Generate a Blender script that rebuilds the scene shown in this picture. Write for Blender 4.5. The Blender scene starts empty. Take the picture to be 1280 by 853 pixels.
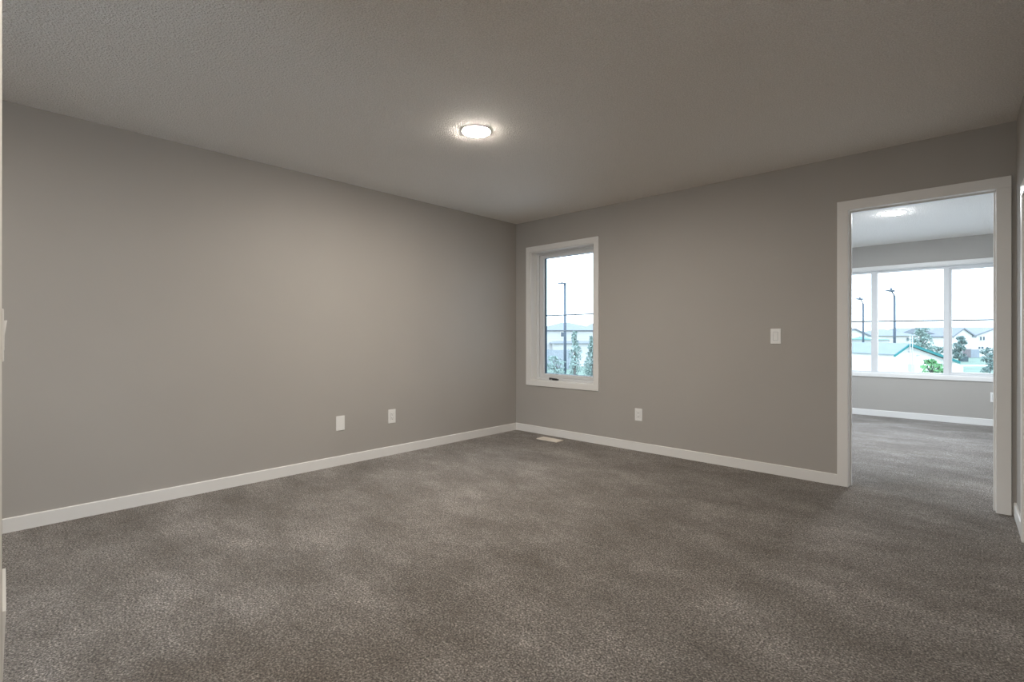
import bpy, math, random
from mathutils import Vector, Matrix

random.seed(7)
scene = bpy.context.scene
col = scene.collection

# ------------------------------------------------------------------ camera
F, HOR, YAW, EYE = 624.37, 420.28, 0.75086, 1.1113
SN, CS = math.sin(YAW), math.cos(YAW)
cd = bpy.data.cameras.new('camera')
cam = bpy.data.objects.new('camera', cd)
col.objects.link(cam)
cam.location = (0, 0, EYE)
cam.rotation_euler = (math.pi / 2, 0, YAW)
cd.sensor_width = 36
cd.lens = F / 1280 * 36
cd.shift_y = -(426.5 - HOR) / 1280
cd.clip_start = 0.01
cd.clip_end = 2000
scene.camera = cam

# ------------------------------------------------------------------ exposure, sky, light levels
scene.view_settings.view_transform = 'Standard'
scene.view_settings.look = 'None'
scene.view_settings.exposure = 0.15
scene.view_settings.gamma = 1.0
scene.view_settings.use_curve_mapping = False
scene.cycles.max_bounces = 16
scene.cycles.diffuse_bounces = 8
scene.cycles.transparent_max_bounces = 16
scene.cycles.sample_clamp_indirect = 6.0
SKY = 4.8
LAMP = 510.0          # ceiling light of this room
LAMP_FAR = 520.0       # ceiling light of the next room
LAMP_FILL = 240.0     # added fill lights out of view, above the camera and in the hall
world = bpy.data.worlds.new('sky')
scene.world = world
world.use_nodes = True
wn, wl = world.node_tree.nodes, world.node_tree.links
wn.clear()
wo = wn.new('ShaderNodeOutputWorld')
wb = wn.new('ShaderNodeBackground')
wb.inputs['Strength'].default_value = SKY
tc = wn.new('ShaderNodeTexCoord')
sx = wn.new('ShaderNodeSeparateXYZ')
rp = wn.new('ShaderNodeValToRGB')
rp.color_ramp.elements[0].position = 0.0
rp.color_ramp.elements[0].color = (0.82, 0.91, 1.0, 1)
rp.color_ramp.elements[1].position = 0.6
rp.color_ramp.elements[1].color = (0.68, 0.81, 1.0, 1)
wl.new(tc.outputs['Generated'], sx.inputs[0])
wl.new(sx.outputs['Z'], rp.inputs[0])
wl.new(rp.outputs[0], wb.inputs['Color'])
wl.new(wb.outputs[0], wo.inputs[0])


# ------------------------------------------------------------------ materials
def new_mat(name):
    m = bpy.data.materials.new(name)
    m.use_nodes = True
    nt = m.node_tree
    return m, nt, nt.nodes['Principled BSDF']


def objcoord(nt):
    n = nt.nodes.new('ShaderNodeTexCoord')
    return n.outputs['Object']


def noise(nt, vec, scale, detail=2.0, rough=0.5):
    n = nt.nodes.new('ShaderNodeTexNoise')
    n.inputs['Scale'].default_value = scale
    n.inputs['Detail'].default_value = detail
    n.inputs['Roughness'].default_value = rough
    nt.links.new(vec, n.inputs['Vector'])
    return n.outputs['Fac']


def ramp(nt, fac, stops):
    r = nt.nodes.new('ShaderNodeValToRGB')
    els = r.color_ramp.elements
    while len(els) < len(stops):
        els.new(0.5)
    for e, (p, c) in zip(els, stops):
        e.position = p
        e.color = (c[0], c[1], c[2], 1)
    nt.links.new(fac, r.inputs[0])
    return r.outputs[0]


def bump(nt, bsdf, height, strength, dist):
    b = nt.nodes.new('ShaderNodeBump')
    b.inputs['Strength'].default_value = strength
    b.inputs['Distance'].default_value = dist
    nt.links.new(height, b.inputs['Height'])
    nt.links.new(b.outputs[0], bsdf.inputs['Normal'])


def plain(name, c, rough=0.5, var=0.04, scale=6.0, metal=0.0, bumps=None, spec=0.5):
    m, nt, b = new_mat(name)
    v = objcoord(nt)
    f = noise(nt, v, scale, 3)
    lo = [x * (1 - var) for x in c]
    hi = [min(1, x * (1 + var)) for x in c]
    nt.links.new(ramp(nt, f, [(0.3, lo), (0.7, hi)]), b.inputs['Base Color'])
    b.inputs['Roughness'].default_value = rough
    b.inputs['Metallic'].default_value = metal
    b.inputs['Specular IOR Level'].default_value = spec
    if bumps:
        bump(nt, b, noise(nt, v, bumps[0], 3), bumps[1], bumps[2])
    return m


M = {}
M['wall'] = plain('wall_paint', (0.425, 0.397, 0.363), 0.55, 0.015, 2.0, bumps=(260, 0.10, 0.002), spec=0.35)
M['trim'] = plain('white_trim_paint', (0.82, 0.80, 0.77), 0.38, 0.01, 3.0)
M['vinyl'] = plain('white_vinyl', (0.70, 0.70, 0.70), 0.35, 0.01, 3.0)
M['plate'] = plain('white_plastic', (0.86, 0.845, 0.82), 0.35, 0.01, 8.0)
M['dark_slot'] = plain('dark_slot', (0.03, 0.03, 0.03), 0.6)
M['spacer'] = plain('dark_blue_grey_gasket', (0.03, 0.07, 0.11), 0.5)
M['steel'] = plain('satin_steel', (0.45, 0.45, 0.45), 0.35, 0.03, 30, metal=0.9)
M['dark_metal'] = plain('dark_grey_metal', (0.06, 0.06, 0.065), 0.4, 0.05, 20, metal=0.4)
M['register'] = plain('cream_enamel', (0.88, 0.80, 0.70), 0.4, 0.01, 10)

# textured ceiling
m, nt, b = new_mat('stippled_ceiling')
v = objcoord(nt)
vo = nt.nodes.new('ShaderNodeTexVoronoi')
vo.inputs['Scale'].default_value = 105
nt.links.new(v, vo.inputs['Vector'])
n1 = noise(nt, v, 150, 3, 0.6)
mx = nt.nodes.new('ShaderNodeMath')
mx.operation = 'ADD'
nt.links.new(vo.outputs['Distance'], mx.inputs[0])
nt.links.new(n1, mx.inputs[1])
nt.links.new(ramp(nt, n1, [(0.38, (0.79, 0.745, 0.69)), (0.62, (0.97, 0.93, 0.875))]), b.inputs['Base Color'])
b.inputs['Roughness'].default_value = 0.9
b.inputs['Specular IOR Level'].default_value = 0.2
bump(nt, b, mx.outputs[0], 0.9, 0.008)
M['ceiling'] = m

# carpet: mottled cut pile with vacuum streaks
m, nt, b = new_mat('brown_grey_carpet')
v = objcoord(nt)
fine = noise(nt, v, 132, 4, 0.7)
mid = noise(nt, v, 38, 2, 0.5)
base = ramp(nt, fine, [(0.37, (0.030, 0.021, 0.014)), (0.46, (0.185, 0.158, 0.134)), (0.54, (0.29, 0.256, 0.225)),
                       (0.65, (0.72, 0.66, 0.60))])
mp = nt.nodes.new('ShaderNodeMapping')
mp.inputs['Rotation'].default_value = (0, 0, math.radians(-10))
mp.inputs['Scale'].default_value = (1.3, 2.2, 1)
nt.links.new(v, mp.inputs['Vector'])
big = noise(nt, mp.outputs[0], 1.35, 7, 0.66)
streak = ramp(nt, big, [(0.34, (0.72, 0.68, 0.63)), (0.45, (0.90, 0.88, 0.85)), (0.54, (1.08, 1.07, 1.06)), (0.66, (1.42, 1.44, 1.47))])
tuft = ramp(nt, mid, [(0.3, (0.82, 0.81, 0.80)), (0.7, (1.16, 1.16, 1.16))])
a1 = nt.nodes.new('ShaderNodeMixRGB')
a1.blend_type = 'MULTIPLY'
a1.inputs[0].default_value = 1
nt.links.new(base, a1.inputs[1])
nt.links.new(streak, a1.inputs[2])
a2 = nt.nodes.new('ShaderNodeMixRGB')
a2.blend_type = 'MULTIPLY'
a2.inputs[0].default_value = 1
nt.links.new(a1.outputs[0], a2.inputs[1])
nt.links.new(tuft, a2.inputs[2])
nt.links.new(a2.outputs[0], b.inputs['Base Color'])
b.inputs['Roughness'].default_value = 1.0
b.inputs['Specular IOR Level'].default_value = 0.05
b.inputs['Sheen Weight'].default_value = 0.3
b.inputs['Sheen Roughness'].default_value = 0.5
bump(nt, b, fine, 1.0, 0.02)
M['carpet'] = m

# clear glazing
m = bpy.data.materials.new('window_glass')
m.use_nodes = True
nt = m.node_tree
nt.nodes.clear()
out = nt.nodes.new('ShaderNodeOutputMaterial')
tr = nt.nodes.new('ShaderNodeBsdfTransparent')
tr.inputs[0].default_value = (0.95, 0.975, 0.98, 1)
gl = nt.nodes.new('ShaderNodeBsdfGlossy')
gl.inputs['Roughness'].default_value = 0.02
fr = nt.nodes.new('ShaderNodeFresnel')
fr.inputs[0].default_value = 1.35
mi = nt.nodes.new('ShaderNodeMixShader')
nt.links.new(fr.outputs[0], mi.inputs[0])
nt.links.new(tr.outputs[0], mi.inputs[1])
nt.links.new(gl.outputs[0], mi.inputs[2])
nt.links.new(mi.outputs[0], out.inputs[0])
M['glass'] = m


def glow(name, c, s):
    m = bpy.data.materials.new(name)
    m.use_nodes = True
    nt = m.node_tree
    nt.nodes.clear()
    o = nt.nodes.new('ShaderNodeOutputMaterial')
    e = nt.nodes.new('ShaderNodeEmission')
    e.inputs[0].default_value = (*c, 1)
    e.inputs[1].default_value = s
    nt.links.new(e.outputs[0], o.inputs[0])
    return m


WARM = (1.0, 0.93, 0.84)
M['lamp'] = glow('lamp_lens', WARM, LAMP)
M['lamp_far'] = glow('lamp_lens_far', (0.93, 0.96, 1.0), LAMP_FAR)
M['lamp_fill'] = glow('lamp_lens_fill', WARM, LAMP_FILL)


# outdoors
def siding(name, c, rows=7.0):
    m, nt, b = new_mat(name)
    v = objcoord(nt)
    w = nt.nodes.new('ShaderNodeTexWave')
    w.wave_type = 'BANDS'
    w.bands_direction = 'Z'
    w.inputs['Scale'].default_value = rows
    nt.links.new(v, w.inputs['Vector'])
    nt.links.new(ramp(nt, w.outputs['Fac'], [(0.0, [x * 0.88 for x in c]), (0.25, c)]), b.inputs['Base Color'])
    b.inputs['Roughness'].default_value = 0.7
    return m


M['siding_white'] = siding('white_siding', (0.60, 0.58, 0.55), 1.2)
M['siding_pale'] = siding('pale_grey_siding', (0.46, 0.46, 0.45), 1.2)
M['siding_beige'] = siding('pale_beige_siding', (0.50, 0.47, 0.43), 1.2)
M['shingle'] = plain('grey_shingle', (0.19, 0.205, 0.225), 0.9, 0.12, 9)
M['shingle_pale'] = plain('pale_grey_shingle', (0.18, 0.20, 0.225), 0.9, 0.1, 9)
M['fascia'] = plain('grey_fascia', (0.13, 0.15, 0.18), 0.7)
M['teal'] = plain('teal_metal_edge', (0.004, 0.15, 0.15), 0.5, 0.05, 3)
M['teal_pale'] = plain('pale_teal_metal', (0.10, 0.32, 0.30), 0.5, 0.05, 3)
M['stucco'] = plain('white_stucco', (0.68, 0.66, 0.62), 0.9, 0.03, 5)
M['corrugated'] = plain('pale_blue_metal_sheet', (0.16, 0.195, 0.21), 0.6, 0.05, 2)
M['pane'] = plain('dark_house_pane', (0.07, 0.09, 0.11), 0.25)
M['pole'] = plain('galvanised_pole', (0.06, 0.08, 0.105), 0.6, 0.06, 3, metal=0.0)
M['pole_pale'] = plain('pale_pole', (0.38, 0.43, 0.45), 0.5, 0.05, 3)
M['cable'] = plain('grey_cable', (0.05, 0.055, 0.06), 0.6)
M['wood'] = plain('brown_fence_boards', (0.19, 0.165, 0.17), 0.85, 0.15, 4)
M['fence_pale'] = plain('pale_grey_fence', (0.26, 0.29, 0.32), 0.8, 0.1, 4)
M['lawn'] = plain('lawn_grass', (0.13, 0.19, 0.145), 1.0, 0.2, 0.5)
M['path'] = plain('concrete_path', (0.48, 0.47, 0.45), 0.9, 0.05, 1)
M['reflector'] = plain('pale_reflector', (0.60, 0.59, 0.57), 0.9, 0.08, 2)
M['bark'] = plain('bark', (0.10, 0.10, 0.09), 0.9, 0.2, 20)
M['leaf_blue'] = plain('blue_green_leaves', (0.155, 0.225, 0.21), 0.7, 0.3, 3)
M['leaf_grey'] = plain('grey_green_leaves', (0.21, 0.29, 0.26), 0.7, 0.3, 3)
M['leaf_green'] = plain('bright_green_leaves', (0.10, 0.26, 0.10), 0.6, 0.3, 3)
M['box_dark'] = plain('dark_cabinet_metal', (0.05, 0.08, 0.09), 0.5)


# ------------------------------------------------------------------ mesh helpers
class MB:
    def __init__(s):
        s.v, s.f, s.smooth = [], [], []

    def face(s, pts, smooth=False):
        n = len(s.v)
        s.v += [Vector(p) for p in pts]
        s.f.append(list(range(n, n + len(pts))))
        s.smooth.append(smooth)

    def box(s, a, b_, mat=None):
        x0, y0, z0 = [min(p, q) for p, q in zip(a, b_)]
        x1, y1, z1 = [max(p, q) for p, q in zip(a, b_)]
        c = [(x0, y0, z0), (x1, y0, z0), (x1, y1, z0), (x0, y1, z0), (x0, y0, z1), (x1, y0, z1), (x1, y1, z1), (x0, y1, z1)]
        if mat is not None:
            c = [mat @ Vector(p) for p in c]
        n = len(s.v)
        s.v += [Vector(p) for p in c]
        for f in ((3, 2, 1, 0), (4, 5, 6, 7), (0, 1, 5, 4), (1, 2, 6, 5), (2, 3, 7, 6), (3, 0, 4, 7)):
            s.f.append([n + i for i in f])
            s.smooth.append(False)

    def prism(s, poly, vec):
        """poly: list of 3D points, extruded by vec"""
        vec = Vector(vec)
        p = [Vector(q) for q in poly]
        q = [a + vec for a in p]
        n = len(s.v)
        k = len(p)
        s.v += p + q
        s.f.append(list(range(n, n + k))[::-1])
        s.f.append(list(range(n + k, n + 2 * k)))
        s.smooth += [False, False]
        for i in range(k):
            j = (i + 1) % k
            s.f.append([n + i, n + j, n + k + j, n + k + i])
            s.smooth.append(False)

    def tube(s, a, b_, r0, r1=None, k=10):
        a, b_ = Vector(a), Vector(b_)
        r1 = r0 if r1 is None else r1
        d = (b_ - a).normalized()
        u = d.orthogonal().normalized()
        w = d.cross(u)
        n = len(s.v)
        for c, r in ((a, r0), (b_, r1)):
            for i in range(k):
                t = 2 * math.pi * i / k
                s.v.append(c + (u * math.cos(t) + w * math.sin(t)) * r)
        s.f.append([n + i for i in range(k)][::-1])
        s.f.append([n + k + i for i in range(k)])
        s.smooth += [False, False]
        for i in range(k):
            j = (i + 1) % k
            s.f.append([n + i, n + j, n + k + j, n + k + i])
            s.smooth.append(True)

    def lathe(s, prof, centre, k=48):
        """prof: (r, z) list, revolved about z"""
        n = len(s.v)
        cx, cy, cz = centre
        for r, z in prof:
            for i in range(k):
                t = 2 * math.pi * i / k
                s.v.append(Vector((cx + r * math.cos(t), cy + r * math.sin(t), cz + z)))
        for a in range(len(prof) - 1):
            for i in range(k):
                j = (i + 1) % k
                s.f.append([n + a * k + i, n + a * k + j, n + (a + 1) * k + j, n + (a + 1) * k + i])
                s.smooth.append(True)

    def build(s, name, mat, parent=None, bevel=0.0, origin=None, fix=True):
        me = bpy.data.meshes.new(name)
        org = Vector(origin) if origin is not None else Vector((0, 0, 0))
        if parent is not None and origin is None:
            org = parent_origin(parent)
        elif origin is None and s.v:
            lo = [min(p[i] for p in s.v) for i in range(3)]
            hi = [max(p[i] for p in s.v) for i in range(3)]
            org = Vector(((lo[0] + hi[0]) / 2, (lo[1] + hi[1]) / 2, lo[2]))
        me.from_pydata([tuple(p - org) for p in s.v], [], s.f)
        for p, sm in zip(me.polygons, s.smooth):
            p.use_smooth = sm
        if fix:
            import bmesh
            bm = bmesh.new()
            bm.from_mesh(me)
            bmesh.ops.recalc_face_normals(bm, faces=bm.faces)
            bm.to_mesh(me)
            bm.free()
        me.materials.append(mat)
        o = bpy.data.objects.new(name, me)
        col.objects.link(o)
        if parent is not None:
            o.parent = parent
            o.location = org - parent_origin(parent)
        else:
            o.location = org
        if bevel:
            bv = o.modifiers.new('bevel', 'BEVEL')
            bv.width = bevel
            bv.segments = 2
            bv.limit_method = 'ANGLE'
        return o


def parent_origin(p):
    t = Vector((0, 0, 0))
    while p is not None:
        t += p.location
        p = p.parent
    return t


def tag(o, label=None, cat=None, group=None, kind=None):
    if label:
        o['label'] = label
    if cat:
        o['category'] = cat
    if group:
        o['group'] = group
    if kind:
        o['kind'] = kind
    return o


def empty(name, loc, label=None, cat=None, group=None, kind=None):
    o = bpy.data.objects.new(name, None)
    o.location = loc
    o.empty_display_size = 0.1
    col.objects.link(o)
    return tag(o, label, cat, group, kind)


def panel_wall(mb, a0, a1, z0, z1, t0, t1, axis, holes=()):
    """wall slab along an axis ('x' or 'y') from a0..a1, thickness t0..t1, with rectangular holes (a0,a1,z0,z1)"""
    A = sorted({a0, a1, *[h[0] for h in holes], *[h[1] for h in holes]})
    Z = sorted({z0, z1, *[h[2] for h in holes], *[h[3] for h in holes]})

    def P(a, t, z):
        return (a, t, z) if axis == 'x' else (t, a, z)

    def solid(i, j):
        if i < 0 or j < 0 or i >= len(A) - 1 or j >= len(Z) - 1:
            return False
        ca, cz = (A[i] + A[i + 1]) / 2, (Z[j] + Z[j + 1]) / 2
        return not any(h[0] < ca < h[1] and h[2] < cz < h[3] for h in holes)

    for i in range(len(A) - 1):
        for j in range(len(Z) - 1):
            if not solid(i, j):
                continue
            p, q, r, s_ = A[i], A[i + 1], Z[j], Z[j + 1]
            for t in (t0, t1):
                mb.face([P(p, t, r), P(q, t, r), P(q, t, s_), P(p, t, s_)])
            if not solid(i - 1, j):
                mb.face([P(p, t0, r), P(p, t1, r), P(p, t1, s_), P(p, t0, s_)])
            if not solid(i + 1, j):
                mb.face([P(q, t0, r), P(q, t1, r), P(q, t1, s_), P(q, t0, s_)])
            if not solid(i, j - 1):
                mb.face([P(p, t0, r), P(q, t0, r), P(q, t1, r), P(p, t1, r)])
            if not solid(i, j + 1):
                mb.face([P(p, t0, s_), P(q, t0, s_), P(q, t1, s_), P(p, t1, s_)])


def weld(o):
    import bmesh
    bm = bmesh.new()
    bm.from_mesh(o.data)
    bmesh.ops.remove_doubles(bm, verts=bm.verts, dist=1e-5)
    bmesh.ops.recalc_face_normals(bm, faces=bm.faces)
    bm.to_mesh(o.data)
    bm.free()
    return o


def struct(name, mb, mat, label, cat, bevel=0.0):
    o = weld(mb.build(name, mat, bevel=bevel))
    return tag(o, label, cat, kind='structure')


# ------------------------------------------------------------------ dimensions
XL, YB, XR, CH = -4.0147, 4.3747, 0.173, 2.44
WT = 0.125
Y2, CH2 = 8.55, 2.375
X2L, X2R = -2.7, 1.25
YF = 0.0345                   # room face of the front wall beside the camera
XF = -1.42                    # where that wall ends
YH = -1.9                     # far end of the hall behind
BH, BT = 0.082, 0.012         # baseboard

DX0, DX1, DZ = -0.697, 0.081, 2.035        # doorway
WX0, WX1, WZ0, WZ1 = -3.791, -2.912, 0.600, 2.083   # small window opening
V0, V1, VZ0, VZ1 = -1.90, 0.545, 0.590, 2.035      # wide window opening

# right wall runs very slightly out of square
RD = Vector((0.0224, -1.0, 0)).normalized()


def RW(y, off=0.0):
    """point on the right wall at y, moved off the wall into the room"""
    x = XR + 0.0224 * (YB - y)
    return Vector((x - off, y, 0))


# ------------------------------------------------------------------ shell
mb = MB()
mb.box((XL - WT, YH - WT, -0.06), (0.6, YB, 0))
mb.box((X2L - WT, YB, -0.06), (X2R + WT, Y2 + WT + 0.05, 0))
struct('floor', mb, M['carpet'], 'brown grey cut pile carpet across the room and through the doorway', 'carpet floor')

mb = MB()
mb.box((XL - WT, YH - WT, CH), (0.6, YB + 0.06, CH + 0.1))
struct('ceiling', mb, M['ceiling'], 'stippled off white ceiling of the empty room', 'ceiling')
mb = MB()
mb.box((X2L - WT, YB + 0.065, CH2), (X2R + WT, Y2 + WT + 0.05, CH2 + 0.1))
struct('ceiling', mb, M['ceiling'], 'stippled white ceiling of the next room seen through the doorway', 'ceiling')

mb = MB()
panel_wall(mb, YH - WT, YB, 0, CH, XL - WT, XL, 'y')
struct('wall_left', mb, M['wall'], 'long greige painted wall on the left with two wall plates', 'wall')

mb = MB()
panel_wall(mb, XL - WT, X2R + WT, 0, CH, YB, YB + WT, 'x', [(WX0, WX1, WZ0, WZ1), (DX0 - 0.018, DX1 + 0.018, 0, DZ + 0.018)])
struct('wall_back', mb, M['wall'], 'greige wall with the small window and the doorway', 'wall')

mb = MB()
p0, p1 = RW(YB), RW(YH - WT)
mb.prism([p0, p1, p1 + Vector((WT, 0, 0)), p0 + Vector((WT, 0, 0))], (0, 0, CH))
struct('wall_right', mb, M['wall'], 'narrow sliver of greige wall right of the doorway', 'wall')

mb = MB()
panel_wall(mb, -1.95, XF, 0, CH, YF - WT, YF, 'x')
struct('wall_front', mb, M['wall'], 'wall edge running up the left side of the picture', 'wall')
mb = MB()
panel_wall(mb, XL, 0.5, 0, CH, YH - WT, YH, 'x', [(-3.0, -1.3, 0.02, 2.2)])
struct('wall_rear', mb, M['wall'], 'greige end wall of the hall behind', 'wall')

mb = MB()
panel_wall(mb, X2L - WT, X2R + WT, 0, CH2, Y2, Y2 + WT, 'x', [(V0, V1, VZ0, VZ1)])
struct('wall_far', mb, M['wall'], 'greige wall below and above the wide window in the next room', 'wall')
for nm, xa, xb, sd in (('wall_far_left', X2L - WT, X2L, 'left'), ('wall_far_right', X2R, X2R + WT, 'right')):
    mb = MB()
    panel_wall(mb, YB + WT, Y2, 0, CH2, xa, xb, 'y', [(4.95, 8.3, 0.10, 2.32)] if sd == 'left' else [(5.5, 8.3, 0.60, 2.10)])
    struct(nm, mb, M['wall'], 'greige %s wall of the next room' % sd, 'wall')


# baseboards: flat board with an eased top edge
def base_profile(a, b_, nrm):
    a, b_, nrm = Vector(a), Vector(b_), Vector(nrm)
    up = Vector((0, 0, 1))
    e = 0.004
    pr = [a, a + nrm * BT, a + nrm * BT + up * (BH - e), a + nrm * (BT - e) + up * BH, a + up * BH]
    m_ = MB()
    m_.prism(pr, b_ - a)
    return m_


g = 0.0005
struct('baseboard_left', base_profile((XL, YF, 0), (XL, YB, 0), (1, 0, 0)), M['trim'], 'white baseboard along the left wall', 'baseboard')
struct('baseboard_back', base_profile((XL + BT, YB, 0), (DX0 - 0.070, YB, 0), (0, -1, 0)), M['trim'],
       'white baseboard along the window wall up to the doorway casing', 'baseboard')
ra, rb = RW(YB), RW(3.905)
struct('baseboard_right', base_profile(ra, rb, (-1, 0, 0)), M['trim'], 'short white baseboard at the right wall beside the doorway', 'baseboard')
struct('baseboard_far', base_profile((X2L, Y2, 0), (X2R, Y2, 0), (0, -1, 0)), M['trim'],
       'white baseboard below the wide window in the next room', 'baseboard')
struct('baseboard_front', base_profile((-1.95, YF, 0), (XF, YF, 0), (0, 1, 0)), M['trim'], 'white baseboard along the near wall', 'baseboard')
mb = MB()
panel_wall(mb, YF - WT - 0.004, YF - 0.0006, 0, CH, XF, XF + 0.012, 'y')
struct('trim_1', mb, M['trim'], 'pale painted end of the near wall at the left picture edge', 'trim')

# ------------------------------------------------------------------ doorway with casing, jambs, stop, hinges, open leaf
door = empty('door_1', (DX0, YB, 0), 'white cased doorway opening to the bright next room', 'doorway', kind='structure')
CW, CT = 0.068, 0.014


def casing(parent, y, sgn):
    m_ = MB()
    ya, yb = y, y + sgn * CT
    m_.box((DX0 - 0.002 - CW, ya, 0), (DX0 - 0.002, yb, DZ))
    m_.box((DX1 + 0.002, ya, 0), (DX1 + 0.002 + CW, yb, DZ))
    m_.box((DX0 - 0.002 - CW, ya, DZ), (DX1 + 0.002 + CW, yb, DZ + CW + 0.002))
    return m_.build('casing', M['trim'], parent, bevel=0.002)


casing(door, YB, -1)
casing(door, YB + WT, 1)
mb = MB()
mb.box((DX0 - 0.018, YB, 0), (DX0, YB + WT, DZ))
mb.box((DX1, YB, 0), (DX1 + 0.018, YB + WT, DZ))
mb.box((DX0 - 0.018, YB, DZ), (DX1 + 0.018, YB + WT, DZ + 0.018))
mb.build('jamb', M['trim'], door, bevel=0.001)
mb = MB()
sa, sb = YB + 0.045, YB + 0.080
mb.box((DX0, sa, 0), (DX0 + 0.010, sb, DZ - 0.010))
mb.box((DX1 - 0.010, sa, 0), (DX1, sb, DZ - 0.010))
mb.box((DX0, sa, DZ - 0.010), (DX1, sb, DZ))
mb.build('door_stop', M['trim'], door, bevel=0.001)
for hz in (0.30, 1.03, 1.76):
    mb = MB()
    mb.box((DX1 - 0.0025, YB + 0.086, hz - 0.045), (DX1, YB + 0.122, hz + 0.045))
    mb.tube((DX1 - 0.002, YB + WT + 0.022, hz - 0.045), (DX1 - 0.002, YB + WT + 0.022, hz + 0.045), 0.005)
    h = mb.build('hinge', M['steel'], door)
    h['label'] = 'satin steel hinge'
# leaf swung back into the next room
rot = Matrix.Translation((DX1 + 0.006, YB + WT + 0.026, 0)) @ Matrix.Rotation(math.radians(-4), 4, 'Z')
mb = MB()
mb.box((0, 0, 0.012), (0.035, 0.765, DZ - 0.012), rot)
leaf = mb.build('door_leaf', M['trim'], door, bevel=0.002)
mb = MB()
for s_, xx in ((-1, 0.0), (1, 0.035)):
    a = rot @ Vector((xx, 0.70, 0.95))
    b1 = rot @ Vector((xx + s_ * 0.045, 0.70, 0.95))
    c1 = rot @ Vector((xx + s_ * 0.045, 0.59, 0.95))
    mb.tube(a, rot @ Vector((xx + s_ * 0.008, 0.70, 0.95)), 0.026, k=20)
    mb.tube(a, b1, 0.009)
    mb.tube(b1, c1, 0.008)
mb.build('lever_handle', M['steel'], leaf)

# second doorway on the right wall: casing and closed door
d2 = empty('door_2', RW(3.90), 'bright white door casing just inside the right picture edge', 'doorway', kind='structure')


def rwbox(m_, ya, yb, za, zb, off0, off1):
    pts = [RW(ya, off0), RW(yb, off0), RW(yb, off1), RW(ya, off1)]
    m_.prism([p + Vector((0, 0, za)) for p in pts], (0, 0, zb - za))


mb = MB()
rwbox(mb, 3.902, 3.834, 0, 1.868, 0, CT)
rwbox(mb, 3.28, 3.212, 0, 1.868, 0, CT)
rwbox(mb, 3.902, 3.212, 1.868, 1.936, 0, CT)
mb.build('casing', M['trim'], d2, bevel=0.002)
mb = MB()
rwbox(mb, 3.834, 3.28, 0.01, 1.868, 0.0005, 0.004)
mb.build('door_leaf', M['trim'], d2, bevel=0.001)

# ------------------------------------------------------------------ small casement window
w1 = empty('window_1', (WX0, YB, WZ0), 'tall white casement window near the room corner', 'window', kind='structure')
mb = MB()
C1, T1 = 0.057, 0.014
mb.box((WX0 - C1, YB - T1, WZ0), (WX0, YB, WZ1))
mb.box((WX1, YB - T1, WZ0), (WX1 + C1, YB, WZ1))
mb.box((WX0 - C1, YB - T1, WZ1), (WX1 + C1, YB, WZ1 + C1))
mb.box((WX0 - C1, YB - T1, WZ0 - C1), (WX1 + C1, YB, WZ0))
mb.build('casing', M['trim'], w1, bevel=0.002)


def ring(m_, x0, x1, z0, z1, w, ya, yb, wt=None, wb_=None):
    wt = wt or w
    wb_ = wb_ or w
    m_.box((x0, ya, z0), (x0 + w, yb, z1))
    m_.box((x1 - w, ya, z0), (x1, yb, z1))
    m_.box((x0 + w, ya, z1 - wt), (x1 - w, yb, z1))
    m_.box((x0 + w, ya, z0), (x1 - w, yb, z0 + wb_))


mb = MB()
ring(mb, WX0, WX1, WZ0, WZ1, 0.010, YB, YB + 0.100)
mb.build('reveal', M['trim'], w1)
mb = MB()
ring(mb, WX0, WX1, WZ0, WZ1, 0.045, YB + 0.100, YB + 0.195, 0.034, 0.038)
mb.build('window_frame', M['vinyl'], w1, bevel=0.003)
mb = MB()
ring(mb, WX0 + 0.045, WX1 - 0.045, WZ0 + 0.038, WZ1 - 0.034, 0.055, YB + 0.118, YB + 0.180, 0.036, 0.038)
sash = mb.build('sash', M['vinyl'], w1, bevel=0.004)
mb = MB()
ring(mb, WX0 + 0.100, WX1 - 0.100, WZ0 + 0.076, WZ1 - 0.070, 0.007, YB + 0.146, YB + 0.174, 0.003, 0.003)
gk = mb.build('gasket', M['spacer'], sash)
gk['label'] = 'dark glazing gasket'
mb = MB()
mb.box((WX0 + 0.102, YB + 0.158, WZ0 + 0.078), (WX1 - 0.102, YB + 0.162, WZ1 - 0.072))
mb.build('glass_pane', M['glass'], sash)
mb = MB()
hx, hy, hz = -3.49, YB + 0.100, WZ0 + 0.010
mb.box((hx - 0.045, hy - 0.020, hz), (hx + 0.035, hy, hz + 0.016))
mb.tube((hx + 0.02, hy - 0.012, hz + 0.014), (hx - 0.075, hy - 0.022, hz + 0.020), 0.007)
mb.tube((hx - 0.075, hy - 0.022, hz + 0.005), (hx - 0.075, hy - 0.022, hz + 0.026), 0.009)
ck = mb.build('crank_handle', M['dark_metal'], w1, bevel=0.002)
ck['label'] = 'dark grey folding crank handle'
mb = MB()
mb.box((WX1 - 0.060, hy - 0.014, 1.02), (WX1 - 0.046, hy, 1.10))
mb.build('sash_lock', M['dark_metal'], w1, bevel=0.002)

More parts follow.
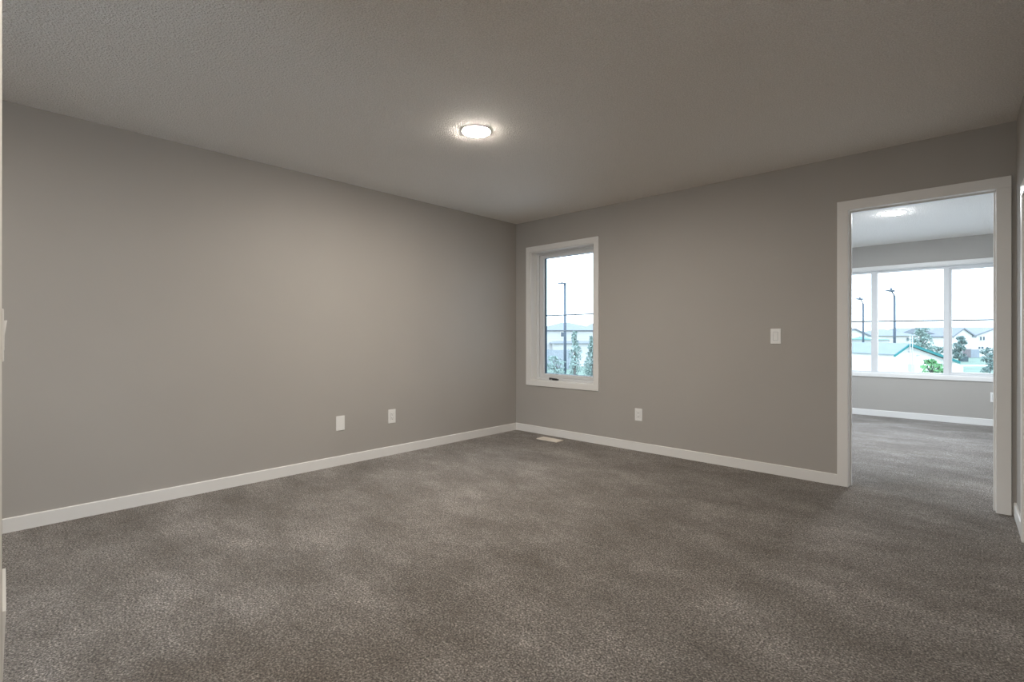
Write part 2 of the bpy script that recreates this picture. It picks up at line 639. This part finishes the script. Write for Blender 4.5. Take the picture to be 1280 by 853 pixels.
# ------------------------------------------------------------------ wide window of the next room
w2 = empty('window_2', (V0, Y2, VZ0), 'wide three part white window in the next room', 'window', kind='structure')
mb = MB()
C2 = 0.046
mb.box((V0 - C2, Y2 - T1, VZ0), (V0, Y2, VZ1))
mb.box((V1, Y2 - T1, VZ0), (V1 + C2, Y2, VZ1))
mb.box((V0 - C2, Y2 - T1, VZ1), (V1 + C2, Y2, VZ1 + C2))
mb.box((V0 - C2, Y2 - T1, VZ0 - C2), (V1 + C2, Y2, VZ0))
mb.build('casing', M['trim'], w2, bevel=0.002)
mb = MB()
ring(mb, V0, V1, VZ0, VZ1, 0.010, Y2, Y2 + 0.07)
mb.build('reveal', M['trim'], w2)
mb = MB()
ring(mb, V0, V1, VZ0, VZ1, 0.034, Y2 + 0.07, Y2 + 0.15, 0.040, 0.030)
mb.build('window_frame', M['vinyl'], w2, bevel=0.002)
for ma, mb_ in ((-1.105, -1.032), (-0.332, -0.272)):
    mb = MB()
    mb.box((ma, Y2 + 0.065, VZ0 + 0.030), (mb_, Y2 + 0.15, VZ1 - 0.040))
    mb.build('mullion', M['vinyl'], w2, bevel=0.003)
for xa, xb, sh in ((V0 + 0.034, -1.105, 0.0), (-1.032, -0.332, 0.0), (-0.272, V1 - 0.034, 0.024)):
    za, zb = VZ0 + 0.030, VZ1 - 0.040
    mb = MB()
    if sh:
        ring(mb, xa, xb, za, zb, sh, Y2 + 0.085, Y2 + 0.135)
        mb.build('sash', M['vinyl'], w2, bevel=0.002)
    mb = MB()
    mb.box((xa + sh, Y2 + 0.108, za + sh), (xb - sh, Y2 + 0.112, zb - sh))
    mb.build('glass_pane', M['glass'], w2)


# unseen windows added for more daylight: next room's side walls, hall's end wall
for num, (axis, a0_, a1_, z0_, z1_, t0_, t1_, lab) in enumerate((
        ('y', 4.95, 8.3, 0.10, 2.32, X2L, X2L - WT, 'added unseen tall window lighting the next room from its left wall'),
        ('y', 5.5, 8.3, 0.60, 2.10, X2R, X2R + WT, 'added unseen wide window lighting the next room from its right wall'),
        ('x', -3.0, -1.3, 0.02, 2.2, YH, YH - WT, 'added unseen tall window in the end wall of the hall, letting in fill daylight'))):
    def Q(a, t, z):
        return (a, t, z) if axis == 'x' else (t, a, z)
    wx = empty('window_%d' % (num + 3), Q(a0_, t0_, z0_), lab, 'window', kind='structure')
    tm, tn = t0_ + (t1_ - t0_) * 0.45, t0_ + (t1_ - t0_) * 0.85
    mb = MB()
    am = (a0_ + a1_) / 2
    for (p, q, zz0, zz1) in ((a0_, a0_ + 0.05, z0_, z1_), (a1_ - 0.05, a1_, z0_, z1_), (am - 0.035, am + 0.035, z0_ + 0.05, z1_ - 0.05),
                             (a0_ + 0.05, a1_ - 0.05, z0_, z0_ + 0.05), (a0_ + 0.05, a1_ - 0.05, z1_ - 0.05, z1_)):
        mb.box(Q(p, tm, zz0), Q(q, tn, zz1))
    mb.build('window_frame', M['vinyl'], wx, bevel=0.002)
    for p, q in ((a0_ + 0.05, am - 0.035), (am + 0.035, a1_ - 0.05)):
        mb = MB()
        tc_ = (tm + tn) / 2
        mb.box(Q(p, tc_ - 0.002, z0_ + 0.05), Q(q, tc_ + 0.002, z1_ - 0.05))
        mb.build('glass_pane', M['glass'], wx)

# ------------------------------------------------------------------ ceiling lights
def ceiling_light(x, y, z, r, lens, label):
    t = empty('ceiling_light', (x, y, z), label, 'ceiling light', 'recessed disc lights on the ceilings')
    m_ = MB()
    m_.lathe([(r * 0.975, 0.0), (r * 0.975, -0.003), (r * 0.985, -0.004), (r * 0.99, -0.004), (r, 0.0)], (x, y, z))
    m_.build('trim_ring', M['trim'], t)
    m_ = MB()
    prof = [(r * 0.972 * math.cos(a), -0.003 - 0.009 * math.sin(a)) for a in [i * math.pi / 2 / 6 for i in range(7)]]
    prof[-1] = (0.0005, prof[-1][1])
    m_.lathe(prof, (x, y, z))
    m_.build('lens', lens, t)
    return t


ceiling_light(-2.38, 2.21, CH, 0.093, M['lamp'], 'glowing round disc light on the ceiling of the empty room')
ceiling_light(-0.638, 6.43, CH2, 0.100, M['lamp_far'], 'glowing round disc light on the ceiling of the next room')
ceiling_light(-0.35, 0.15, CH, 0.093, M['lamp_fill'], 'added unseen fill light on the ceiling beside the end of the near wall')  # extra lamp out of view, added to brighten the near wall end
ceiling_light(-2.7, -0.95, CH, 0.093, M['lamp_fill'], 'added unseen fill light on the ceiling of the hall behind')  # extra lamp out of view, added as fill from the hall


# ------------------------------------------------------------------ wall plates (built facing -Y, then turned)
def plate_thing(name, loc, rz, w, h, kind, label, cat, group=None):
    t = empty(name, loc, label, cat, group)
    t.rotation_euler = (0, 0, rz)

    def part(nm, boxes, mat, bevel=0.0, parent=None):
        m_ = MB()
        for a, b1 in boxes:
            m_.box(a, b1)
        o = m_.build(nm, mat, None, bevel=bevel, origin=(0, 0, 0))
        o.parent = parent or t
        o.location = (0, 0, 0)
        return o

    part('wall_plate', [((-w / 2, -0.006, -h / 2), (w / 2, 0, h / 2))], M['plate'], 0.0025)
    if kind == 'outlet':
        face = part('receptacle', [((-0.0165, -0.0085, -0.033), (0.0165, -0.006, 0.033))], M['plate'], 0.001)
        for zc in (-0.019, 0.019):
            sl = [((-0.0075, -0.0088, zc - 0.001), (-0.0053, -0.0085, zc + 0.008)), ((0.0053, -0.0088, zc - 0.001), (0.0075, -0.0085, zc + 0.006)),
                   ((-0.0025, -0.0088, zc - 0.010), (0.0025, -0.0085, zc - 0.005))]
            part('socket_slots', sl, M['dark_slot'], parent=face)
        part('seam', [((-0.0185, -0.0066, -0.035), (-0.0165, -0.006, 0.035)), ((0.0165, -0.0066, -0.035), (0.0185, -0.006, 0.035))], M['steel'])
    elif kind == 'switch':
        part('seam', [((-0.0185, -0.0066, -0.035), (0.0185, -0.006, 0.035))], M['steel'])
        m_ = MB()
        m_.prism([(-0.0165, -0.006, -0.033), (-0.0165, -0.006, 0.033), (-0.0165, -0.0115, 0.033), (-0.0165, -0.0075, 0.0), (-0.0165, -0.0072, -0.033)], (0.033, 0, 0))
        o = m_.build('rocker', M['plate'], None, origin=(0, 0, 0))
        o.parent = t
    else:
        for zc in (-0.041, 0.041):
            part('screw', [((-0.003, -0.0068, zc - 0.003), (0.003, -0.006, zc + 0.003))], M['plate'])
    return t


HP = math.pi / 2
plate_thing('blank_plate', (XL, 2.134, 0.361), HP, 0.079, 0.126, 'blank', 'blank white cover plate low on the left wall, no sockets', 'cover plate')
plate_thing('power_outlet', (XL, 2.651, 0.360), HP, 0.080, 0.128, 'outlet', 'white power outlet low on the left wall, right of the blank plate',
            'power outlet', 'power outlets')
plate_thing('power_outlet', (-2.404, YB, 0.350), 0, 0.077, 0.120, 'outlet', 'white power outlet below and right of the small window', 'power outlet', 'power outlets')
plate_thing('power_outlet', (0.148, Y2, 0.355), 0, 0.075, 0.120, 'outlet', 'white power outlet in the next room, half hidden by the door jamb',
            'power outlet', 'power outlets')
plate_thing('light_switch', (-1.187, YB, 1.110), 0, 0.076, 0.122, 'switch', 'white rocker light switch left of the doorway', 'light switch', 'light switches')
plate_thing('light_switch', (-1.585, YF, 1.113), math.pi, 0.074, 0.116, 'switch', 'white light switch in profile at the left picture edge', 'light switch',
            'light switches')

# white piece at the lower left picture edge: sloping-faced cover fixed on the near wall
t = empty('wall_cover', (-1.6, YF, 0.1), 'white sloping trim piece cut off by the lower left picture edge', 'trim')
mb = MB()
xa, xb = -1.50, -1.775
mb.prism([(xa, YF, 0.500), (xa, YF + 0.0070, 0.500), (xa, YF + 0.0080, 0.532), (xa, YF, 0.532)], (xb - xa, 0, 0))
mb.v[4 + 1].y = YF + 0.0140
mb.v[4 + 2].y = YF + 0.0150
mb.build('cap', M['plate'], t, bevel=0.001)
mb = MB()
mb.prism([(xa, YF, 0.20), (xa, YF + 0.0015, 0.345), (xa, YF + 0.0066, 0.500), (xa, YF, 0.500)], (xb - xa, 0, 0))
mb.build('front_panel', M['plate'], t)

# ------------------------------------------------------------------ floor register
t = empty('floor_vent', (-3.345, 4.176, 0.0), 'cream metal floor vent on the carpet below the small window', 'floor vent')
mb = MB()
vx0, vx1, vy0, vy1 = -3.482, -3.210, 4.118, 4.236
vz = 0.010
mb.box((vx0, vy0, 0.0), (vx1, vy0 + 0.014, vz))
mb.box((vx0, vy1 - 0.014, 0.0), (vx1, vy1, vz))
mb.box((vx0, vy0 + 0.014, 0.0), (vx0 + 0.014, vy1 - 0.014, vz))
mb.box((vx1 - 0.014, vy0 + 0.014, 0.0), (vx1, vy1 - 0.014, vz))
for k in range(1, 5):
    xx = vx0 + (vx1 - vx0) * k / 5
    mb.box((xx - 0.003, vy0 + 0.014, 0.0), (xx + 0.003, vy1 - 0.014, vz))
mb.build('frame', M['register'], t, bevel=0.001)
mb = MB()
for k in range(9):
    yy = vy0 + 0.014 + (vy1 - vy0 - 0.028) * (k + 0.5) / 9
    mb.box((vx0 + 0.014, yy - 0.0043, 0.003), (vx1 - 0.014, yy + 0.0043, 0.009))
mb.build('louvre', M['register'], t)

# ------------------------------------------------------------------ outdoors
GZ = -2.9      # ground level


def OP(px, t, y=None, z=None):
    """where the sight line of a photo column meets distance t"""
    u = (px - 640) / F
    zz = z if z is not None else EYE - (y - HOR) * t / F
    return Vector((-SN * t + u * CS * t, CS * t + u * SN * t, zz))


def zat(y, t):
    return EYE - (y - HOR) * t / F


# local frame parallel to the street front: x along it, y away from the room
def frame(px, t):
    o = OP(px, t, z=0)
    return Matrix(((CS, -SN, 0, o.x), (SN, CS, 0, o.y), (0, 0, 1, 0), (0, 0, 0, 1)))


mb = MB()
mb.box((-260, -200, GZ - 0.3), (260, 420, GZ))
tag(mb.build('lawn', M['lawn']), 'pale green ground outside the windows', 'ground', kind='structure')

for ya, yb in ((-40, 34),):  # unseen pale slab, added to bounce daylight up to the ceilings
    mb = MB()
    mb.box((-45, ya, GZ), (40, yb, GZ + 0.02), Matrix.Translation((0, 0, 0)))
    tag(mb.build('ground_reflector', M['reflector']), 'added pale ground slab around the house, unseen, bouncing daylight into the rooms', 'reflector', kind='structure')


def gable(m_roof, m_wall, Mx, x0, x1, zb, ze, zp, y0, y1, xp=None, over=0.3, th=0.25):
    """block with its gable towards the room: wall pentagon extruded back, two roof slabs"""
    xp = (x0 + x1) / 2 if xp is None else xp
    back = Mx.to_3x3() @ Vector((0, y1 - y0, 0))
    m_wall.prism([Mx @ Vector(p) for p in ((x0, y0, zb), (x1, y0, zb), (x1, y0, ze), (xp, y0, zp), (x0, y0, ze))], back)
    back2 = Mx.to_3x3() @ Vector((0, y1 - y0 + 2 * over, 0))
    for xe in (x0, x1):
        sl = (zp - ze) / (xp - xe)
        xo = xe - over if xe < xp else xe + over
        zo = ze + sl * (xo - xe)
        pts = [(xo, y0 - over, zo), (xp, y0 - over, zp), (xp, y0 - over, zp + th), (xo, y0 - over, zo + th)]
        m_roof.prism([Mx @ Vector(p) for p in pts], back2)


def ridge(m_roof, m_wall, Mx, x0, x1, zb, ze, zp, y0, y1, hip=0.0, over=0.4):
    """block with its ridge along the street; hip > 0 pulls the ridge ends in"""
    m_wall.box((x0, y0, zb), (x1, y1, ze), Mx)
    a, b1, c, d = x0 - over, x1 + over, y0 - over, y1 + over
    ym = (y0 + y1) / 2
    P = [Mx @ Vector(p) for p in ((a, c, ze), (b1, c, ze), (b1, d, ze), (a, d, ze), (a + hip, ym, zp), (b1 - hip, ym, zp))]
    for f in ((0, 1, 5, 4), (2, 3, 4, 5), (1, 2, 5), (3, 0, 4), (3, 2, 1, 0)):
        m_roof.face([P[i] for i in f])


def hwin(parent, Mx, x0, x1, z0, z1, y):
    m_ = MB()
    m_.box((x0 - 0.08, y - 0.08, z0 - 0.08), (x1 + 0.08, y - 0.005, z1 + 0.08), Mx)
    f = m_.build('window', M['stucco'], parent)
    m_ = MB()
    m_.box((x0, y - 0.10, z0), (x1, y - 0.07, z1), Mx)
    m_.build('pane', M['pane'], f)


def house(px, t, label, mw, mr, blocks, wins, group='houses beyond the lawn'):
    """blocks and windows given in photo columns/rows at distance t, depths in metres"""
    o = frame(px, t)
    h = empty('house', (o @ Vector((0, 0, GZ))), label, 'house', group)
    X = lambda c: (c - px) * t / F
    mwall, mroof = MB(), MB()
    for bl in blocks:
        if bl[0] == 'gable':
            _, c0, c1, re_, rp_, cp, y0, y1 = bl
            gable(mroof, mwall, o, X(c0), X(c1), GZ, zat(re_, t), zat(rp_, t), y0, y1, X(cp))
        else:
            _, c0, c1, re_, rp_, hip, y0, y1 = bl
            ridge(mroof, mwall, o, X(c0), X(c1), GZ, zat(re_, t), zat(rp_, t), y0, y1, hip)
    mwall.build('walls', M[mw], h)
    mroof.build('roof', M[mr], h)
    for c0, c1, r0, r1 in wins:
        hwin(h, o, X(c0), X(c1), zat(r1, t), zat(r0, t), 0)
    return h


house(1215, 95, 'white two storey house with steep grey gables at the right of the wide window', 'siding_white', 'shingle',
      [('gable', 1192, 1217, 420.5, 411.5, 1204, 0, 6), ('gable', 1217, 1275, 421, 410.5, 1246, 0.01, 6), ('ridge', 1196, 1280, 417, 408, 0, 5, 13)],
      [(1224.5, 1226.7, 421, 425.5), (1228.2, 1230.4, 421, 425.5), (1222.5, 1225, 433.5, 436.5), (1226, 1229, 433.5, 436.5), (1232.5, 1235, 434, 437.5)])
house(1165, 125, 'white house with two overlapping gables behind the bushy tree', 'siding_white', 'shingle_pale',
      [('gable', 1146, 1178, 420, 411, 1171, 2, 9), ('gable', 1166, 1190, 419, 413, 1182, 0, 6), ('ridge', 1150, 1186, 416, 409.5, 1.5, 6, 14)],
      [(1179.5, 1182, 422, 426)])
house(1120, 92, 'pale house with a wide grey hipped roof behind the taller street lamp', 'siding_beige', 'shingle_pale',
      [('ridge', 1099, 1146, 420, 411, 3.2, 0, 9)], [(1132.7, 1135.2, 422, 426.5), (1108, 1111, 424, 428)])
house(1070, 88, 'pale gabled house behind the shorter street lamp', 'siding_white', 'shingle_pale',
      [('gable', 1048, 1087, 421, 412, 1068, 0, 9)], [(1073.5, 1076, 421, 425)])
house(710, 70, 'long pale house with a hipped grey roof seen through the small window', 'siding_pale', 'shingle_pale',
      [('ridge', 668, 754, 413, 402.3, 4.6, 0, 10), ('ridge', 690, 780, 429, 426.6, 0.4, -2.5, 0)],
      [(701, 706, 415.5, 421)])
house(790, 98, 'grey hipped roofed house at the right edge of the small window', 'siding_white', 'shingle', [('ridge', 733, 840, 414, 403.5, 2.5, 2, 12)], [])

# white building with the teal-edged low gable
T = 30.0
o = frame(1140, T)
X = lambda c: (c - 1140) * T / F
Z = lambda r: zat(r, T)
bld = empty('low_building', o @ Vector((0, 0, GZ)), 'low white building with a teal edged gable roof below the wide window', 'building')
mb = MB()
pr = [(X(1117), 0, GZ), (X(1204), 0, GZ), (X(1204), 0, Z(457.6)), (X(1132.5), 0, Z(431.5)), (X(1117), 0, Z(443))]
mb.prism([o @ Vector(p) for p in pr], o.to_3x3() @ Vector((0, 9, 0)))
mb.build('walls', M['stucco'], bld)
mb = MB()
for ca, ra, cb, rb in ((1113.5, 443.3, 1132.5, 429.4), (1132.5, 429.4, 1194, 451.5)):
    pts = [(X(ca), -0.35, Z(ra)), (X(cb), -0.35, Z(rb)), (X(cb), -0.35, Z(rb + 2.8)), (X(ca), -0.35, Z(ra + 2.8))]
    mb.prism([o @ Vector(p) for p in pts], o.to_3x3() @ Vector((0, 0.12, 0)))
fa = mb.build('fascia', M['teal'], bld)
fa['label'] = 'teal roof edge'
mb = MB()
for ca, ra, cb, rb in ((1113.5, 443.3, 1132.5, 429.4), (1132.5, 429.4, 1194, 451.5)):
    pts = [(X(ca), -0.3, Z(ra) + 0.01), (X(cb), -0.3, Z(rb) + 0.01), (X(cb), -0.3, Z(rb) - 0.05), (X(ca), -0.3, Z(ra) - 0.05)]
    mb.prism([o @ Vector(p) for p in pts], o.to_3x3() @ Vector((0, 9.6, 0)))
mb.build('roof', M['corrugated'], bld)
mb = MB()
mb.tube(o @ Vector((X(1139.5), 0.6, Z(433))), o @ Vector((X(1139.5), 0.6, Z(429.2))), 0.03)
mb.build('vent_pipe', M['box_dark'], bld)
mb = MB()
for c in (1130.6, 1133.6):
    mb.tube(o @ Vector((X(c), -0.42, GZ)), o @ Vector((X(c), -0.42, Z(420))), 0.022, k=8)
for k in range(9):
    zz = GZ + 0.35 + k * 0.42
    mb.tube(o @ Vector((X(1130.6), -0.42, zz)), o @ Vector((X(1133.6), -0.42, zz)), 0.012, k=6)
mb.box((X(1130), -0.55, Z(466)), (X(1134.4), -0.32, Z(455)), o)
mb.build('roof_ladder', M['pole_pale'], bld)
for (c, r) in ((1136.5, 440), (1146.5, 444.6), (1177, 455)):
    mb = MB()
    mb.box((X(c - 1.2), -0.12, Z(r + 0.5)), (X(c + 1.2), 0, Z(r - 0.5)), o)
    mb.build('wall_lamp', M['pole_pale'], bld)

# pale metal shed at the left of the view
T = 50.0
o = frame(1095, T)
shed = empty('metal_shed', o @ Vector((0, 0, GZ)), 'pale blue metal clad shed left of the teal roofed building', 'building')
X = lambda c: (c - 1095) * T / F
Z = lambda r: zat(r, T)
mb = MB()
mb.box((X(1056), 0, GZ), (X(1116.5), 6, Z(441)), o)
mb.build('walls', M['corrugated'], shed)
mb = MB()
pts = [(X(1054), -0.3, Z(441.5)), (X(1117), -0.3, Z(441.5)), (X(1117), 3, Z(431.5)), (X(1054), 3, Z(431.5))]
mb.prism([o @ Vector(p) for p in pts], (0, 0, 0.08))
pts = [(X(1054), 6.3, Z(441.5)), (X(1117), 6.3, Z(441.5)), (X(1117), 3, Z(431.5)), (X(1054), 3, Z(431.5))]
mb.prism([o @ Vector(p) for p in pts], (0, 0, 0.08))
mb.build('roof', M['corrugated'], shed)
mb = MB()
for k in range(9):
    cc = 1062 + k * 6
    mb.box((X(cc) - 0.02, -0.04, GZ), (X(cc) + 0.02, 0, Z(441.5)), o)
mb.build('standing_seam', M['pole_pale'], shed)

# far teal roof above the shed
T = 75.0
o = frame(1100, T)
X = lambda c: (c - 1100) * T / F
Z = lambda r: zat(r, T)
far = empty('teal_roof_building', o @ Vector((0, 0, GZ)), 'small pale building with a teal roof between the two street lamps', 'building')
mw, mr = MB(), MB()
ridge(mr, mw, o, X(1092), X(1111), GZ, Z(424.5), Z(421.3), 0, 5, 0.3)
mw.build('walls', M['siding_pale'], far)
mr.build('roof', M['teal_pale'], far)


# street lamps
def street_lamp(px, t, ytop, label, arm=-1.1, rise=0.55, flat=False):
    b0 = OP(px, t, z=GZ)
    top = OP(px, t, y=ytop)
    o_ = frame(px, t)
    s_ = empty('street_lamp', b0, label, 'street lamp', 'street lamps outside the windows')
    m_ = MB()
    m_.tube(b0, b0 + Vector((0, 0, 0.6)), 0.16, k=12)
    m_.build('base', M['pole'], s_)
    m_ = MB()
    m_.tube(b0, top, 0.135, 0.115, 12)
    m_.build('pole', M['pole'], s_)
    tip = o_ @ Vector((arm * 0.35, 0, 0)) + Vector((0, 0, top.z + rise * 0.75))
    m_ = MB()
    m_.tube(top, tip, 0.07, 0.06, 8)
    m_.build('arm', M['pole'], s_)
    m_ = MB()
    a0 = arm * 0.15
    a1 = arm
    zc = tip.z
    if flat:
        m_.box((arm, -0.15, zc - 0.06), (0.1, 0.15, zc + 0.05), o_)
    else:
        m_.prism([o_ @ Vector(p) for p in ((a0, -0.2, zc - 0.02), (a1, -0.2, zc + 0.08), (a1, -0.2, zc + 0.22), (a0, -0.2, zc + 0.22))],
                 o_.to_3x3() @ Vector((0, 0.4, 0)))
    m_.tube(o_ @ Vector((arm * 0.45, 0, zc)), o_ @ Vector((arm * 0.45, 0, zc + (0.16 if flat else 0.42))), 0.05 if flat else 0.10, k=8)
    m_.build('lamp_head', M['pole'], s_)
    return s_


street_lamp(1118.2, 52, 370, 'taller grey street lamp in the middle pane of the wide window', -0.80, 0.55)
street_lamp(1079, 65, 379.5, 'shorter grey street lamp in the left pane of the wide window', -0.95, 0.6)
street_lamp(706.3, 45, 354.8, 'grey street lamp seen through the small window', -0.62, 0.05, True)


# cables
def cable(p0, p1, r, label, group):
    m_ = MB()
    m_.tube(p0, p1, r, k=6)
    tag(m_.build('cable', M['cable']), label, 'cable', group)


G = 'overhead cables'
cable(OP(640, 40, y=396.6), OP(800, 40, y=390.2), 0.055, 'upper dark cable crossing the small window', G)
cable(OP(640, 44, y=413.9), OP(800, 44, y=413.9), 0.04, 'lower dark cable in front of the roof in the small window', G)
cable(OP(1020, 40, y=403), OP(1300, 40, y=399), 0.065, 'dark cable crossing all panes of the wide window', G)


# fences
def fence(c0, c1, t, r0, r1, mat, label):
    o_ = frame(c0, t)
    f = empty('fence', o_ @ Vector((0, 0, GZ)), label, 'fence', 'garden fences outside the windows')
    w_ = (c1 - c0) * t / F
    zt, zb = zat(r0, t), GZ
    m_ = MB()
    n = max(3, int(w_ / 0.16))
    for k in range(n):
        xa = w_ * k / n
        m_.box((xa + 0.008, 0, zb + 0.05), (xa + w_ / n - 0.008, 0.03, zt), o_)
    m_.build('boards', M[mat], f)
    for zz in (zb + 0.4, zt - 0.3):
        m_ = MB()
        m_.box((0, 0.03, zz), (w_, 0.09, zz + 0.09), o_)
        m_.build('rail', M[mat], f)
    for k in range(int(w_ / 2.4) + 1):
        m_ = MB()
        xa = min(w_ - 0.1, k * 2.4)
        m_.box((xa, 0.03, zb), (xa + 0.1, 0.13, zt + 0.1), o_)
        m_.build('post', M[mat], f)
    return f


fence(1204, 1213.5, 91, 436.5, 445, 'wood', 'brown board fence in front of the white house')
fence(1213.8, 1224.5, 91.4, 437, 445, 'fence_pale', 'pale grey board fence in front of the white house')
fence(660, 716, 60, 437.5, 444, 'fence_pale', 'pale grey fence left of the saplings in the small window')

# path and dark service cabinet
mb = MB()
o = frame(1200, 66)
mb.box((-60, 0, GZ), (60, 3.2, GZ + 0.03), o)
tag(mb.build('footpath', M['path']), 'pale concrete footpath across the lawn', 'path', kind='structure')
T = 78.0
o = frame(1207, T)
cb = empty('service_cabinet', o @ Vector((0, 0, GZ)), 'dark green service cabinet standing on the lawn', 'cabinet')
mb = MB()
mb.box((-0.35, 0, GZ), (0.45, 0.6, GZ + 0.72), o)
mb.build('body', M['box_dark'], cb, bevel=0.02)
mb = MB()
mb.box((-0.40, -0.05, GZ + 0.72), (0.50, 0.65, GZ + 0.80), o)
mb.build('lid', M['box_dark'], cb, bevel=0.02)


# trees: trunk with forks, crown of many small leaves
def tree(px, t, c0, c1, r0, r1, mat, label, n=900, shape='round', seed=1, name='tree', group='trees outside the windows', leaf=1.0):
    rnd = random.Random(seed)
    b0 = OP(px, t, z=GZ)
    k = t / F
    w_ = (c1 - c0) * k / 2
    cx = ((c0 + c1) / 2 - px) * k
    zt, zb = zat(r0, t), max(zat(r1, t), GZ + 0.1)
    o_ = frame(px, t)
    tr_ = empty(name, b0, label, 'tree', group)
    m_ = MB()
    m_.tube(b0, o_ @ Vector((cx * 0.5, 0, zb + (zt - zb) * 0.45)), 0.07 + 0.012 * (zt - GZ), 0.05, 8)
    blobs = []
    hgt = zt - zb
    for i in range(18):
        f = (i + 0.5) / 18
        if shape == 'cone':
            rr = w_ * (1.02 - 0.85 * f)
        else:
            rr = w_ * math.sqrt(max(0.06, 1 - (1.7 * f - 0.75) ** 2))
        a = rnd.uniform(0, 6.28)
        q = rr * rnd.uniform(0.2, 0.75)
        blobs.append((cx + math.cos(a) * q, math.sin(a) * q, zb + hgt * f, rr * rnd.uniform(0.4, 0.65), hgt * 0.11))
        m_.tube(o_ @ Vector((cx * 0.4, 0, zb + hgt * f * 0.5)), o_ @ Vector((cx + math.cos(a) * q, math.sin(a) * q, zb + hgt * f)), 0.035, 0.012, 5)
    m_.build('trunk', M['bark'], tr_)
    m_ = MB()
    s0 = max(0.07, 0.055 * w_ + 0.9 * k) * leaf
    for i in range(n):
        bx, by, bz, br, bh = blobs[rnd.randrange(18)]
        while True:
            d = Vector((rnd.uniform(-1, 1), rnd.uniform(-1, 1), rnd.uniform(-1, 1)))
            if d.length <= 1:
                break
        c = o_ @ Vector((bx + d.x * br, by + d.y * br, min(zt, max(zb, bz + d.z * bh))))
        nrm = Vector((rnd.uniform(-1, 1), rnd.uniform(-1, 1), rnd.uniform(-0.2, 1))).normalized()
        u = nrm.orthogonal().normalized()
        u.rotate(Matrix.Rotation(rnd.uniform(0, 6.28), 3, nrm))
        v_ = nrm.cross(u)
        s_ = s0 * rnd.uniform(0.6, 1.3)
        m_.face([c - u * s_, c - v_ * s_ * 0.5, c + u * s_, c + v_ * s_ * 0.5])
    m_.build('crown', mat, tr_, fix=False)
    return tr_


tree(1151, 62, 1139, 1166, 411, 441, M['leaf_grey'], 'bushy grey green tree behind the teal edged roof', 900, 'round', 3)
tree(1172, 60, 1160, 1184, 434, 447, M['leaf_grey'], 'low pale shrub beside the right slope of the teal edged roof', 380, 'round', 5, 'shrub')
tree(1199, 75, 1189, 1209, 421, 448, M['leaf_blue'], 'dark blue green tree beside the brown board fence', 900, 'round', 8)
tree(1237, 48, 1226, 1249, 436, 465, M['leaf_blue'], 'blue green tree at the right edge of the wide window', 800, 'round', 11)
tree(1164, 22, 1147, 1182, 450, 474, M['leaf_green'], 'bright green tree top in front of the white gable wall', 420, 'round', 13, leaf=1.2)
tree(1078, 42, 1070, 1090, 430, 455, M['leaf_grey'], 'pale bushy tree in front of the shorter street lamp', 500, 'round', 17)
tree(718.5, 40, 702, 735, 415, 476, M['leaf_grey'], 'slender pale sapling right of the lamp post in the small window', 900, 'cone', 19)
tree(740, 41, 724, 756, 421, 476, M['leaf_grey'], 'leafy sapling at the right edge of the small window', 1100, 'cone', 23)
tree(697, 36, 680, 712, 446, 478, M['leaf_grey'], 'low pale bush left of the lamp post in the small window', 700, 'round', 29, 'shrub')
